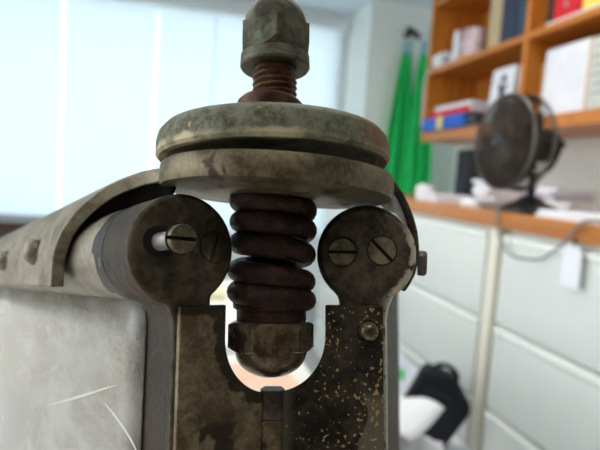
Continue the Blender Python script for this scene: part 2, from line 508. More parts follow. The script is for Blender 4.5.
def chamfer_hex(R_c, z0, z1, ang0, flip0=True, flip1=True, n=144, k=.62):
    """hexagon whose corners are turned down by a 30 degree cone at either end"""
    Ri = R_c*math.cos(math.pi/6); rings = []
    dz = (R_c-Ri)*k
    for t in [i/12 for i in range(13)]:
        cap = Ri + (R_c-Ri)*t if flip0 else 1e9
        rings.append(hexring(0, R_c, z0+dz*t, n, ang0, cap))
    for t in [1-i/12 for i in range(13)]:
        cap = Ri + (R_c-Ri)*t if flip1 else 1e9
        rings.append(hexring(0, R_c, z1-dz*t, n, ang0, cap))
    return rings
hz0, hz1 = zpx(57), zpx(31)
a_top = R(-90) + R(5)
rings = [circ(rn*.62, zb0+.0012), circ(rn*.62, zb0), circ(rn*.95, zb0), circ(rn*.985, zb0+.0006), circ(rn*.97, hz0-.0002)]
rings += [[(x*1.0, y*1.0, z) for x, y, z in r] for r in chamfer_hex(rn*1.06, hz0, hz1, a_top, True, False, k=1.5)]
dome_r = rn*.90; dz_top = zpx(-3) - hz1
for i in range(25):
    t = i/24*math.pi/2*.985
    rings.append(circ(dome_r*math.cos(t), hz1+.0001+dz_top*math.sin(t)))
part(loft(rings), 'acorn_nut', M_nut, smooth=16)
# threaded bolt (one long rod down to the lower nut)
def thread(r, pitch, z0, z1, depth, n=28):
    mb = MB(); turns = (z1-z0)/pitch; steps = 8
    rings = []; m = int(turns*steps)
    for i in range(m+1):
        z = z0+(z1-z0)*i/m; ring = []
        for k in range(n):
            a = 2*math.pi*k/n
            ph = ((z-z0)/pitch - k/n) % 1.0
            h = 1-abs(ph*2-1)
            h = min(1, max(0, h*1.35-.15))
            ring.append(((r-depth+depth*h)*math.cos(a), (r-depth+depth*h)*math.sin(a), z))
        rings.append(ring)
    return loft(rings, mb)
z_w0, z_cap1 = zpx(104), at(275, 136, 1, 0).z
part(thread(K(22.3, .06), .0019, zpx(200), zb0+.0011, .0011), 'threaded_bolt', M_rust, smooth=60)
# dished washer, one side lifted
wr = []
nseg = 48
def wring(r, z): return [(r*math.cos(2*math.pi*i/nseg), r*math.sin(2*math.pi*i/nseg), z + .0012*math.cos(2*math.pi*i/nseg - R(250))*(r/.01)) for i in range(nseg)]
zc1 = z_cap1
ztop = zpx(101)
wash = [[(x-.0012, y, z) for x, y, z in r] for r in (wring(.0052, ztop-.0003), wring(.0074, ztop+.0002), wring(.0092, ztop-.0006), wring(.0103, ztop-.0018), wring(.0102, ztop-.0028), wring(.0085, zc1+.001), wring(.0085, zc1), wring(.0052, zc1))]
part(loft(wash),
     'spring_washer', M_wash, smooth=40)
# cap disc (object origin at its lower rim so that the worn lip with its painted highlight follows it)
cL, cR = at(161.5, 164.5, 1, 0), at(390, 168.5, 1, 0)
cc = (cL+cR)/2; r_cap = (cR-cL).length/2
tcap = (z_cap1 - cc.z)
mb = MB().lathe([(.0, .0012), (r_cap-.004, .0012), (r_cap-.003, 0), (r_cap-.0008, -.0001), (r_cap, .0008), (r_cap, tcap*.45), (r_cap-.0006, tcap*.72),
                 (r_cap-.0022, tcap*.92), (r_cap-.005, tcap), (.012, tcap+.0002), (0, tcap+.0002)], 96)
cap = part(mb, 'cap_disc', M_cap, smooth=40)
cap.location = (0, 0, H+cc.z+.0004); cap.rotation_euler = (R(.6), math.atan2(cL.z-cR.z, cR.x-cL.x)*.8, 0)
# yoke plate under the disc: thick rounded plate, flatter at the back
yL, yR = at(164, 165.8, 1, 0), at(392.5, 179, 1, 0)
yc = (yL+yR)/2; ry = (yR-yL).length/2
ang = math.atan2(yL.z-yR.z, yR.x-yL.x)
t_y = .0068
poly = []
for i in range(72):
    a = 2*math.pi*i/72
    rx, rr = ry, ry*.985
    x, y = rx*math.cos(a), rr*math.sin(a)
    x = max(min(x, ry*.985), -ry*.975)
    y = min(y, ry*.8)
    poly.append((x, y))
mb = MB()
def off(poly, k): return [(x*k, y*k) for x, y in poly]
lay = [(1.0*.965, 0), (.985, -.0), (1.0, -.0012), (1.0, -t_y+.0016), (.985, -t_y+.0002), (.955, -t_y), (.70, -t_y-.0002), (.66, -t_y-.0010), (.45, -t_y-.0010)]
yoke = part(loft([[(x, y, z) for x, y in off(poly, k)] for k, z in lay], mb), 'yoke_plate', M_yoke, smooth=40)
yoke.location = (yc.x, 0, H+yc.z-.0006); yoke.rotation_euler = (R(1.6), ang, 0)

# spring: five slack turns
zs1, zs0 = zpx(196), zpx(303)
pts = []; rc = K(33.2, 0); rwire = K(11.2, 0)
knots = [202, 211, 222, 230.5, 243, 254.5, 270, 281.5, 291.5, 300, 303]   # heights of the turns, left and right in turn; one wider gap
NS = 22
for i in range((len(knots)-1)*NS-NS//2):
    k, fr_ = divmod(i, NS); t = fr_/NS
    k0, k1, k2, k3 = knots[max(k-1, 0)], knots[k], knots[min(k+1, len(knots)-1)], knots[min(k+2, len(knots)-1)]
    py = .5*(2*k1+(-k0+k2)*t+(2*k0-5*k1+4*k2-k3)*t*t+(-k0+3*k1-3*k2+k3)*t**3)
    a = math.pi + math.pi*i/NS       # left, front, right, back, falling to the right in front
    wob = 1 + .02*math.sin(i*.11)
    pts.append((rc*wob*math.cos(a), rc*wob*math.sin(a), zpx(py)))
part(MB().tube(pts, rwire, 14), 'spring', M_spring, smooth=80)
# collar, lower nut and rounded end
zn1, zn0 = zpx(321), zpx(350)
part(MB().lathe([(K(30, 0), zpx(296)), (K(36, 0), zpx(298)), (K(38.5, 0), zpx(303)), (K(38, 0), zpx(308)), (K(34.5, 0), zpx(310)), (K(34.5, 0), zn1+.0002)], 56), 'spring_seat', M_spring, smooth=40)
rings = chamfer_hex(K(43, 0), zn0, zn1, R(-90)+R(-21))
zd = zpx(377)
dome = [circ(K(35.5, 0)*math.cos(t), zn0 - (zn0-zd)*math.sin(t)) for t in [math.pi/2*.985*(i/20) for i in range(20, -1, -1)]]
dome = [[(x*(1 if True else 1), y, z) for x, y, z in r] for r in dome]
part(loft(dome+rings), 'lower_acorn_nut', M_nut_b, smooth=16)

# --- wings
m_hole = mat('grime_and_shade', (.006, .005, .004), .9)  # recess shade put into the colour, along with slot grime
def arc(cx, cz, r, a0, a1, n):
    return [(cx+r*math.cos(a0+(a1-a0)*i/n), cz+r*math.sin(a0+(a1-a0)*i/n)) for i in range(n+1)]
ZT_L = at(200, 305.5, 1, -.002, WL).z
ZT_R = at(357, 305.5, 1, -.002, WR).z
def screw(r, t, slot, ang, c, y_face, parent, M, name='screw', m_=None):
    """slotted round head facing the camera side (-y), base at y_face"""
    mb = MB(); h = slot/2
    a0 = math.asin(h/r)
    for s in (1, -1):
        pl = [(r*math.cos(a), s*r*math.sin(a)) for a in [a0+(math.pi-2*a0)*i/16 for i in range(17)]]
        pl2 = [(p[0]*.93, h*s + (p[1]-h*s)*.93) for p in pl]
        n = len(pl)
        v = [(p[0], 0, p[1]) for p in pl] + [(p[0], -t*.75, p[1]) for p in pl] + [(p[0], -t, p[1]) for p in pl2]
        f = [tuple(range(n)), tuple(range(2*n, 3*n))]
        for q in (0, 1):
            f += [(q*n+i, q*n+(i+1) % n, (q+1)*n+(i+1) % n, (q+1)*n+i) for i in range(n)]
        mb.add(v, f)
    n_head = len(mb.f)
    mb.lathe([(0, 0), (r*1.09, 0), (r*1.09, t*.2), (0, t*.2)], 24, axis='-y')
    mb.xf(Matrix.Translation((c[0], y_face, c[1])) @ Matrix.Rotation(ang, 4, 'Y'))
    o = mb.build(name, m_ or M_screw, parent, smooth=30)
    o.data.materials.append(m_hole)
    ax = (Matrix.Rotation(ang, 3, 'Y') @ Vector((0, 0, 1)))
    for pg in o.data.polygons:                       # grime and painted shade at the slot bottom and round the head
        if pg.center.y > y_face - t*.3: pg.material_index = 1
    return o
TS = {'L': .0225, 'R': .016}
def wing(sgn, M, c, U, zt, zc, rad, mat_ch, mat_pl, side):
    zb_corner = max(zdesk(sgn*u, w_, M) for u in (U, .006) for w_ in (-.002, .016))
    # cheek: round head on a stem
    uin = .020
    ao = -math.acos((U-c)/rad); ai = math.pi + math.acos((c-uin)/rad)
    zo = zc + rad*math.sin(ao); 
    pl = arc(c, zc, rad, ao+R(9), ai, 40)
    fil = [(U+.0004, zo-.0030), (U+.0014, zo-.0004)]
    pl = [(U, zb_corner+.002), (U, zo-.006)] + fil + pl + [(uin, zb_corner+.002)]
    pl = [(sgn*p[0], p[1]) for p in pl]
    cheek = part(MB().prism(pl, 0, TS[side]), 'cheek', mat_ch, M=M, smooth=35, bevel=.0011 if side == 'L' else .0020)
    # front plate with half of the U notch
    rN = .0165; zN = -.016
    half = arc(0, zN, rN, 0, R(-76), 18)
    pp = [(U-.0004, zt), (rN, zt)] + half + [(.0045, zb_corner+.001), (U-.0004, zb_corner+.001)]
    pp = [(sgn*p[0], p[1]) for p in pp]
    plate = part(MB().prism(pp, -.0022, -.0001), 'front_plate', mat_pl, M=M, smooth=35, bevel=.00035)
    return cheek, plate
U_L, U_R = -at(172.5, 400, 1, 0, WL).x, at(385.5, 400, 1, 0, WR).x
c_L, c_R = .0286, .0282
ctrL = at(184, 249.5, 1, 0, WL); ctrR = at(365, 254, 1, 0, WR)
c_L, c_R = -ctrL.x, ctrR.x
zcL, zcR = ctrL.z, ctrR.z
RAD_L = at(184, 193.5, 1, 0, WL).z - zcL
RAD_R = at(365, 204.5, 1, 0, WR).z - zcR
def mask_cheek_r(g, o, v):
    n = g.noise(v, 300, 4)
    e = S(g, g.math('ADD', o[1], g.math('MULTIPLY', g.math('SUBTRACT', n, .5), .0018)), .0008, .0014)
    dx, dz = g.math('SUBTRACT', o[0], c_R), g.math('SUBTRACT', o[2], zcR)
    r = g.math('SQRT', g.math('ADD', g.math('MULTIPLY', dx, dx), g.math('MULTIPLY', dz, dz)))
    side = S(g, g.math('SUBTRACT', dx, g.math('MULTIPLY', dz, .35)), .006, .0125)
    rim = g.math('MULTIPLY', S(g, g.math('ADD', r, g.math('MULTIPLY', g.math('SUBTRACT', n, .5), .004)), RAD_R-.0021, RAD_R-.0010), side)
    e = g.math('MULTIPLY', g.math('MAXIMUM', e, rim), S(g, o[0], .031, .035))
    return [(g.math('MULTIPLY', e, S(g, n, .36, .48)), (.50, .43, .33))]
M_cheek_r = old_metal('dark_bronze_worn_rim', (.030, .023, .016), (.060, .046, .032), (.105, .083, .058), 130, .6, (.36, .55), .2, mask=mask_cheek_r)
cheekL, plateL = wing(-1, WL, c_L, U_L, ZT_L, zcL, RAD_L, M_cheek, M_plate_l, 'L')
cheekR, plateR = wing(1, WR, c_R, U_R, ZT_R, zcR, RAD_R, M_cheek_r, M_plate_r, 'R')
# tubes behind the cheeks
part(MB().lathe([(RAD_L*.3, .0228), (RAD_L*.985, .0228), (RAD_L*.985, .44), (RAD_L*.3, .44)], 56, (-c_L, 0, zcL), axis='y'), 'tube', M_barrel, M=WL, smooth=40)
part(MB().lathe([(RAD_R*.3, .0165), (RAD_R*.94, .0165), (RAD_R*.94, .20), (RAD_R*.3, .20)], 56, (c_R, 0, zcR), axis='y'), 'tube', M_barrel, M=WR, smooth=40)
# screws: flush pair on the right cheek; a flush one and one standing out of its hole on the left
for (px, py, a) in ((342.5, 252, R(1)), (382, 250.5, R(47))):
    p = at(px, py, 1, 0, WR)
    screw(.00405, .0009, .0010, a, (p.x, p.z), .0001, cheekR, WR)
p = at(214, 247, 1, 0, WL)
screw(.0042, .0005, .0008, R(-76), (p.x, p.z), .0001, cheekL, WL, m_=M_cheek)
ph = at(160, 241, 1, 0, WL)
hp = arc(ph.x+.0006, ph.z, .0040, R(90), R(270), 14); hp = [(p_[0]-.0012, p_[1]) for p_ in hp] + [(p_[0]+.0012, p_[1]) for p_ in arc(ph.x+.0006, ph.z, .0040, R(-90), R(90), 14)]
# flat dark patch painted as the shade inside the screw hole
mbh = MB().prism(hp, -.0002, .0003)
hole = mbh.build('screw_hole_shade', m_hole, cheekL)
ts = .0125
screw(.0036, .0022, .0010, R(2), (ph.x, ph.z-.0002), -ts, cheekL, WL)
MB().lathe([(.0024, 0), (.0024, ts*.98)], 24, (ph.x, 0, ph.z-.0002), axis='-y').build('screw_shank', M_steel, cheekL, smooth=40)
# rivets on the plates
def dome_mb(r, h, n=20):
    return [(r*math.cos(t), h*math.sin(t)) for t in [math.pi/2*i/6 for i in range(6)]] + [(0, h)]
for (px, py, r, h) in ((190.5, 424, .0030, .0009), (229, 437, .0028, .0006)):
    p = at(px, py, 1, -.0022, WL)
    MB().lathe(dome_mb(r, h), 24, (p.x, -.0021, p.z), axis='-y').build('rivet', M_plate_l, plateL, smooth=60)
p = at(369, 331.5, 1, -.0022, WR)
MB().lathe(dome_mb(.0029, .0020), 24, (p.x, -.0021, p.z), axis='-y').build('rivet', M_nut_b, plateR, smooth=60)
mbr = MB().tube([(p.x+.0033*math.cos(a), -.0022, p.z+.0033*math.sin(a)) for a in [2*math.pi*i/28 for i in range(28)]], .0004, 6, closed=True)
mbr.build('rivet_rim', M_plate_r, plateR, smooth=60)
# hinge knuckles
zk0 = zpx(388); zk1 = zpx(417)
xk0, xk1 = at(259, 420, 1, -.004).x, at(284, 420, 1, -.004).x
zb = zdesk(0, 0)
for (za, zb_, m_) in ((zk0, zk1+.0001, M_strap_d), (zk1-.0001, zb+.002, M_plate_l)):
    poly = [(xk0, -.0005), (xk0+.0004, -.0034), (xk0+.0012, -.0042), (xk1-.0012, -.0042), (xk1-.0004, -.0034), (xk1, -.0005), (xk1-.001, .003), (xk0+.001, .003)]
    part(MB().prism(poly, zb_, za, 'xy'), 'hinge_knuckle', m_, smooth=35, bevel=.0003)

# straps: sheet-metal bands from the yoke round the outside of each tube
def wpt(px, py, axis, val): return at(px, py, axis, val, WL)
us = -(c_L+RAD_L+.0032)
q_side = at(60, 250, 0, us, WL)
F = []
sp_ = ((185, 176), (172, 174), (158, 175), (146, 177.5), (135, 181), (123, 185.5), (111, 191), (102, 197), (94, 203.5), (86, 210.5), (79, 218), (73, 226), (67, 235))
for i, (px, py) in enumerate(sp_):
    w_ = .004 + (q_side.y-.004)*(i/len(sp_))**.85
    F.append(at(px, py, 1, w_, WL))
for (px, py) in ((62.5, 246), (59.5, 258), (58, 270), (57.5, 281), (57.5, 287)):
    F.append(at(px, py, 0, us, WL))
Bk = []
for i, p in enumerate(F):
    k = i/(len(F)-1)
    Bk.append(Vector((p.x, .43, F[-1].z + (p.z-F[-1].z)*.82)))
strapL = part(MB().sheet(F, Bk, .0042), 'strap', M_strap, M=WL, smooth=40, bevel=.0009)
Aw, Bw = [], []                       # added black sheet standing for the shade between strap and tube
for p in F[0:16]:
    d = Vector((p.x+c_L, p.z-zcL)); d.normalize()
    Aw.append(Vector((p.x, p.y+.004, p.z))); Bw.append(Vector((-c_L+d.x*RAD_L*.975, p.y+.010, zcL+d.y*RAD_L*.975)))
part(MB().sheet(Aw, Bw, .0012), 'gap_shade', mat('black_gap_shade', (.006, .005, .004), .9, spec=.03), M=WL, smooth=40)
for (px, py) in ((35, 251), (5, 260)):
    q = at(px, py, 0, us-.002, WL)
    MB().lathe(dome_mb(.0054, .0042), 22, (us-.0020, q.y, q.z), axis='-x').build('rivet', M_strap, strapL, smooth=60)
# right strap follows the tube
rs = RAD_R + .0016
Fr = []
for i, (px, py) in enumerate(((372, 178), (382, 181), (392, 184), (399, 194), (405, 206), (410, 219), (413.5, 232), (415, 246), (414.5, 260), (411.5, 272), (406.5, 282), (401, 290))):
    Fr.append(at(px, py, 1, .014+.004*min(1, i/6), WR))
Br = [Vector((p.x, p.y+.07, p.z)) for p in Fr]
strapR = part(MB().sheet(Fr, Br, .0026), 'strap', M_strap_d, M=WR, smooth=40, bevel=.0007)
hb = at(419, 263, 1, .024, WR)
mbx = MB(); mbx.lathe([(.0040, 0), (.0042, .0006), (.0042, .0022), (.0036, .0030)], 6, (0, 0, 0), axis='x')
bolt = mbx.build('hexagon_bolt', M_strap_d, strapR, smooth=20, bevel=.0003)
aa = math.asin(max(-1, min(1, (hb.z-zcR)/rs)))
bq = at(417.5, 263, 1, .024, WR)
bolt.location = (bq.x, .024, bq.z); bolt.rotation_euler = (0, -aa*.5, 0)

# cloudy clear panel on the left wing, and the plain metal panel on the right one
m_pan, nt_, b_ = new_mat('cloudy_celluloid'); g = NT(nt_)
tc = g.n('ShaderNodeTexCoord'); mpp = g.n('ShaderNodeMapping'); mpp.inputs['Scale'].default_value = (1, .4, 1); g.l(tc.outputs['Object'], mpp.inputs['Vector']); v = mpp.outputs['Vector']
n1 = g.noise(v, 45, 4, .55, .2); n2 = g.noise(v, 700, 4, .6)
haze = g.ramp(g.math('ADD', g.math('MULTIPLY', n1, .8), g.math('MULTIPLY', n2, .2)), [(.38, .24), (.62, .50)])
tintc = g.ramp(n1, [(.38, (.93, .83, .69)), (.62, (.97, .93, .86))])
specks = g.ramp(g.noise(v, 420, 3, .5), [(.70, 0.0), (.74, 1.0)])
tint2 = g.mix(g.math('MULTIPLY', specks, .5), tintc, (.40, .33, .24))
trn = g.n('ShaderNodeBsdfTransparent'); trn.inputs[0].default_value = (.97, .94, .88, 1)
tl = g.n('ShaderNodeBsdfTranslucent'); df = g.n('ShaderNodeBsdfDiffuse'); gl = g.n('ShaderNodeBsdfGlossy'); gl.inputs['Roughness'].default_value = .25
g.l(tint2, tl.inputs[0]); g.l(tint2, df.inputs[0])
m1 = g.n('ShaderNodeMixShader'); m1.inputs[0].default_value = .5; g.l(df.outputs[0], m1.inputs[1]); g.l(tl.outputs[0], m1.inputs[2])
m2 = g.n('ShaderNodeMixShader'); g.l(haze, m2.inputs[0]); g.l(trn.outputs[0], m2.inputs[1]); g.l(m1.outputs[0], m2.inputs[2])
m3 = g.n('ShaderNodeMixShader'); fz = g.n('ShaderNodeFresnel'); fz.inputs[0].default_value = 1.3
g.l(fz.outputs[0], m3.inputs[0]); g.l(m2.outputs[0], m3.inputs[1]); g.l(gl.outputs[0], m3.inputs[2])
g.l(m3.outputs[0], nt_.nodes['Material Output'].inputs['Surface'])
up_ = -U_L + .0003
ztp = zcL - math.sqrt((RAD_L*.985)**2-(c_L+up_)**2) + .0012
zbp = max(zdesk(up_, .0163, WL), zdesk(up_, .43, WL))+.002
pan = [];
nw, nz = 24, 16
def psurf(w_, z): return up_ - .0006 + .0003*math.sin(w_*30+z*25)
A = []; 
vv = []; ff = []
for i in range(nw+1):
    w_ = .0195+(.43-.0195)*i/nw
    for j in range(nz+1):
        z = ztp + (zbp-ztp)*(j/nz)
        zz = z - (.0015 if False else 0)
        vv.append((psurf(w_, z), w_, zz))
for i in range(nw):
    for j in range(nz):
        a = i*(nz+1)+j
        ff.append((a, a+1, a+nz+2, a+nz+1))
panel = part(MB().add(vv, ff), 'clear_panel', m_pan, M=WL, smooth=60)
sm = panel.modifiers.new('thickness', 'SOLIDIFY'); sm.thickness = .0006; sm.offset = 1
m_scr = mat('pale_crease', (.74, .70, .63), .6)
for pl_, r_ in ((((48, 405.5), (62, 402), (78, 397.5), (93, 393), (106, 388.5), (118, 385)), [.0001, .0004, .0006, .0005, .0004, .0001]), (((104, 402), (114, 413), (124, 426), (133, 440), (140, 454)), [.0001, .0003, .0004, .0004, .0002])):
    q = [at(a_, b2, 0, up_-.0009, WL) for a_, b2 in pl_]
    q = [Vector((psurf(p_.y, p_.z)-.0006, p_.y, p_.z)) for p_ in q]
    cm = MB().tube(q, r_, 6)
    cm.build('crease', m_scr, panel, smooth=60)
zbr = max(zdesk(U_R, .0163, WR), zdesk(U_R, .2, WR))+.002
part(MB().box((U_R-.0035, .0163, zbr), (U_R-.0010, .20, zcR-RAD_R+.003)), 'side_panel', M_cheek, M=WR, bevel=.0004)

# ================================================================== DESK and what lies on it
DX0, DX1, DY0, DY1 = -1.0, .25, -.35, 1.62
desk = empty('desk', ((DX0+DX1)/2, (DY0+DY1)/2, 0)); tag(desk, 'long pale desk that the rusty hinged frame stands on', 'desk')
M_desk = mat('pale_desk_laminate', (.86, .84, .79), .5, var=.03)
def dloc(o): return loc(o, desk.location)
dloc(MB().box((DX0, DY0, DESK_Z-.03), (DX1, DY1, DESK_Z)).build('desk_top', M_desk, desk, bevel=.004))
for x in (DX0+.03, DX1-.08):
    for y in (DY0+.03, DY1-.08):
        dloc(MB().box((x, y, 0), (x+.05, y+.05, DESK_Z-.03)).build('leg', M_white, desk, bevel=.004))
M_peach = mat('peach_card', (.82, .55, .42), .7)
M_pink = mat('pink_card', (.82, .42, .40), .7)
M_yel = mat('pale_yellow_pad', (.82, .78, .52), .7)
def slab(name, c, sx, sy, h, rz, m, label, cat, group=None, bevel=.001):
    o = MB().box((-sx/2, -sy/2, 0), (sx/2, sy/2, h)).build(name, m, None, bevel=bevel)
    o.location = c; o.rotation_euler = (0, 0, rz); return tag(o, label, cat, group)
slab('folder', (.10, .80, DESK_Z+.0005), .22, .16, .006, R(8), M_peach, 'peach card folder on the desk seen under the lower nut', 'folder')
slab('notebook', (-.36, 1.02, DESK_Z+.0005), .15, .12, .012, R(-10), M_pink, 'pink notebook on the desk seen through the cloudy panel', 'notebook')
slab('note_pad', (.02, 1.44, DESK_Z+.0005), .24, .18, .02, R(4), M_yel, 'pale yellow pad at the far end of the desk', 'notepad')
slab('paper_pile', (.10, 1.10, DESK_Z+.0005), .24, .30, .015, R(-4), M_paper, 'white paper pile on the desk behind the spring', 'paper')
slab('paper_pile', (-.20, .66, DESK_Z+.0005), .34, .30, .008, R(12), M_paper, 'white paper pile on the desk behind the cloudy panel', 'paper')

# low brown sideboard under the window
sb = empty('sideboard', (-1.45, 4.02, 0)); tag(sb, 'low dark brown wooden sideboard under the window', 'sideboard')
MB().box((-.9, -.24, .06), (1.1, .24, .64)).build('carcass', M_brown, sb, bevel=.004)
MB().box((-.92, -.27, .641), (1.12, .25, .67)).build('top', M_brown, sb, bevel=.005)
for i in range(4):
    x = -.88+i*.49
    d_ = MB().box((x, -.258, .09), (x+.47, -.241, .625)).build('door', M_brown, sb, bevel=.003)
    MB().lathe([(.006, 0), (.006, .012), (.014, .018), (.012, .026), (0, .028)], 16, (x+(.42 if i % 2 == 0 else .05), -.258, .36), axis='-y').build('knob', M_black, d_, smooth=40)
for x in (-.86, 1.0):
    for y in (-.2, .16):
        MB().box((x, y, 0), (x+.05, y+.05, .06)).build('leg', M_brown, sb)

# ================================================================== FILING CABINETS and counter
CZ = 1.04                                                           # counter top
CX = .90
def cabinet(y0, y1, label):
    t = empty('filing_cabinet', (CX+.3, (y0+y1)/2, 0)); tag(t, label, 'cabinet', 'filing cabinets under the counter')
    L_ = lambda o: loc(o, t.location)
    L_(MB().box((CX+.022, y0, 0), (CX+.62, y1, .995)).build('body', M_cab, t, bevel=.003))
    zs = [.035, .235, .480, .725, .985]
    for i in range(4):
        za, zb2 = zs[i]+.006, zs[i+1]-.006
        # drawer front in section: flat face, turned-in finger pull along its top
        sec = [(CX+.022, za), (CX, za), (CX-.002, za+.004), (CX-.002, zb2-.022), (CX-.0055, zb2-.018), (CX-.0055, zb2-.005), (CX-.002, zb2), (CX+.022, zb2)]
        d_ = L_(MB().prism(sec, y0+.012, y1-.012, 'xz').build('drawer', M_cab, t, bevel=.0015))
        MB().box((CX-.012, y1-.050, zb2-.022), (CX-.0057, y1-.030, zb2-.002)).build('catch', M_white, d_, bevel=.002)
cabinet(.36, 1.27, 'cream four drawer filing cabinet nearest the camera, white tag in front')
cabinet(1.325, 2.09, 'cream four drawer filing cabinet behind the black bag')
cabinet(2.10, 3.04, 'cream four drawer filing cabinet farthest along the counter')
tag(MB().box((CX-.006, 1.276, 0), (CX+.6, 1.319, .995)).build('filler_strip', M_cabtrim, bevel=.002), 'narrow cream vertical strip between two filing cabinets', 'filler strip')
tag(MB().box((CX-.012, .30, .9955), (XR-.001, 3.05, CZ)).build('countertop', M_counter, bevel=.003), 'long orange wood countertop over the filing cabinets', 'countertop')

# paper tag hanging from the counter edge
tg = empty('paper_tag', (CX-.02, .985, .80)); tag(tg, 'blank white paper tag hanging below the countertop', 'tag')
ta, tb = wat(582, 248, 0, CX-.02), wat(562, 284, 0, CX-.02)
yc_, hw = (ta.y+tb.y)/2, .028
tg.location = (CX-.022, yc_, tb.z)
ht = ta.z-tb.z
pl = [(-hw, 0), (hw, 0), (hw, ht-.012), (hw-.012, ht), (-hw+.012, ht), (-hw, ht-.012)]
MB().prism(pl, -.0012, .0012, 'yz').build('card', M_paper, tg)
MB().tube([(0, 0, ht-.008), (.002, 0, ht+.02), (.006, -.003, .994-tb.z)], .0015, 6).build('string', M_black, tg)

# ================================================================== BOOKCASE on the wall
BX, BD = 1.50, .345
UP_Y = [wat(430.5, 40, 0, BX).y, wat(525.5, 40, 0, BX).y, 1.10]
bc = empty('bookcase', (BX+BD/2, 1.95, 1.37)); tag(bc, 'orange wooden wall bookcase with open shelves of books', 'bookcase')
def bl(o): return loc(o, bc.location)
tU = .028
for y in UP_Y:
    bl(MB().box((BX, y-tU/2, 1.372), (BX+BD, y+tU/2, 2.44)).build('upright', M_orange_v, bc, bevel=.002))
for za, zb2 in ((1.372, 1.428), (1.778, 1.808), (2.185, 2.215)):
    for ya, yb in zip(UP_Y[1:], UP_Y):
        bl(MB().box((BX+.004, ya+tU/2+.0005, za), (BX+BD-.012, yb-tU/2-.0005, zb2)).build('shelf', M_orange, bc, bevel=.002))
for ya, yb in zip(UP_Y[1:], UP_Y):
    bl(MB().box((BX+BD-.011, ya+tU/2+.0005, 1.372), (BX+BD-.001, yb-tU/2-.0005, 2.44)).build('back_panel', M_orange_v, bc))
S1, S2 = 1.4285, 1.8085                                              # shelf surfaces

def book(y, x, z, th, h, dp, m, label, group=None, lean=0, cat='book', mp=None):
    """upright book: spine faces the room (-x); y is its near side"""
    t = empty('book', (x, y, z)); tag(t, label, cat, group)
    t.rotation_euler = (lean, 0, 0)
    c = MB(); b_ = min(.004, th*.2)
    c.box((.004, 0, 0), (dp, b_, h)).box((.004, th-b_, 0), (dp, th, h))
    n = 6; pts = [(-.004*math.sin(math.pi*i/n), th*i/n) for i in range(n+1)]
    c.prism([(p[0]+.004, p[1]) for p in pts] + [(.010, th-b_), (.010, b_)], 0, h, 'xy')
    c.build('cover', m, t)
    MB().box((.0105, b_, .004), (dp-.005, th-b_, h-.004)).build('pages', mp or M_paper, t)
    return t
C = lambda n, c, r=.6, **k: mat(n, c, r, **k)
M_cream = C('cream_cloth', (.55, .45, .27)); M_navy = C('navy_cloth', (.035, .05, .09)); M_dkb = C('dark_brown_cloth', (.06, .04, .03))
M_red = C('red_card', (.66, .02, .03)); M_yellow = C('yellow_card', (.85, .68, .12)); M_blue = C('blue_card', (.02, .12, .55))
M_greyb = C('grey_paperback', (.58, .60, .56)); M_tan = C('tan_cloth', (.46, .36, .2)); M_teal_b = C('dark_teal_cloth', (.03, .07, .10)); M_whiteb = C('white_book_board', (.80, .82, .88))
BXf = BX+.03
def yat(px, x, py=45): return wat(px, py, 0, x).y
YD = UP_Y[1]; YE = UP_Y[0]
xs = BX+.09
y_a, y_b, y_c, y_d = yat(486, xs), yat(498, xs), yat(513, xs), YD+.018
book(y_b+.001, xs, S2, y_a-y_b-.006, .33, .22, M_cream, 'tall cream cloth book beside the mug on the upper shelf')
book(y_c+.001, xs, S2, y_b-y_c-.006, .335, .22, M_navy, 'thick navy binder next to the cream book on the upper shelf')
book(y_d, xs, S2, y_c-y_d-.005, .325, .22, M_teal_b, 'dark teal binder against the shelf divider on the upper shelf')
# small things on the upper shelf, left bay
def on_shelf(px, py, z): 
    return wat(px, py, 2, z)
p = Vector((BX+.06, min(yat(443, BX+.06), YE-.07), S2))
t = empty('paper_roll', p); tag(t, 'white roll lying at the left end of the upper shelf', 'roll')
mbt = MB().lathe([(.018, -.05), (.047, -.05), (.05, -.046), (.05, .046), (.047, .05), (.018, .05), (.018, -.05)], 32, (0, 0, .0505), axis='y'); mbt.f = mbt.f[:-2]
mbt.build('roll', M_paper, t, smooth=40)
p = Vector((BX+.08, yat(457.5, BX+.08), S2))
t = empty('storage_tube', p); tag(t, 'tall slim white tube standing beside the white roll', 'tube')
MB().lathe([(.024, 0), (.026, .003), (.026, .165), (.022, .172)], 28).build('body', M_whiteb, t, smooth=40)
MB().lathe([(.0225, .1725), (.0225, .196), (.018, .20)], 28).build('lid', M_whiteb, t, smooth=40)
p = Vector((BX+.11, yat(474, BX+.11), S2))
slab('wooden_block', p, .14, .13, .03, 0, C('tan_wood', (.60, .34, .12)), 'tan wooden block under the patterned mug', 'block')
m_mug, nt_, b_ = new_mat('pink_patterned_glaze'); g = NT(nt_); tc = g.n('ShaderNodeTexCoord')
vr = g.noise(tc.outputs['Object'], 28, 2)
g.l(g.ramp(vr, [(.38, (.85, .82, .85)), (.46, (.72, .45, .52)), (.54, (.80, .78, .82)), (.60, (.55, .08, .16)), (.66, (.45, .6, .66))]), b_.inputs['Base Color']); b_.inputs['Roughness'].default_value = .3
t = empty('mug', p+Vector((0, 0, .0305))); tag(t, 'white mug with red and pink pattern on a tan block', 'mug')
mbt = MB().lathe([(0, .004), (.055, .004), (.058, 0), (.06, .006), (.06, .145), (.0585, .148), (.056, .145), (.056, .008), (0, .008)], 36); mbt.build('body', m_mug, t, smooth=40)
MB().tube([(-.02+.0*i, .058+.035*math.sin(math.pi*i/10), .115-.08*i/10) for i in range(11)], .007, 8).build('handle', m_mug, t, smooth=60)

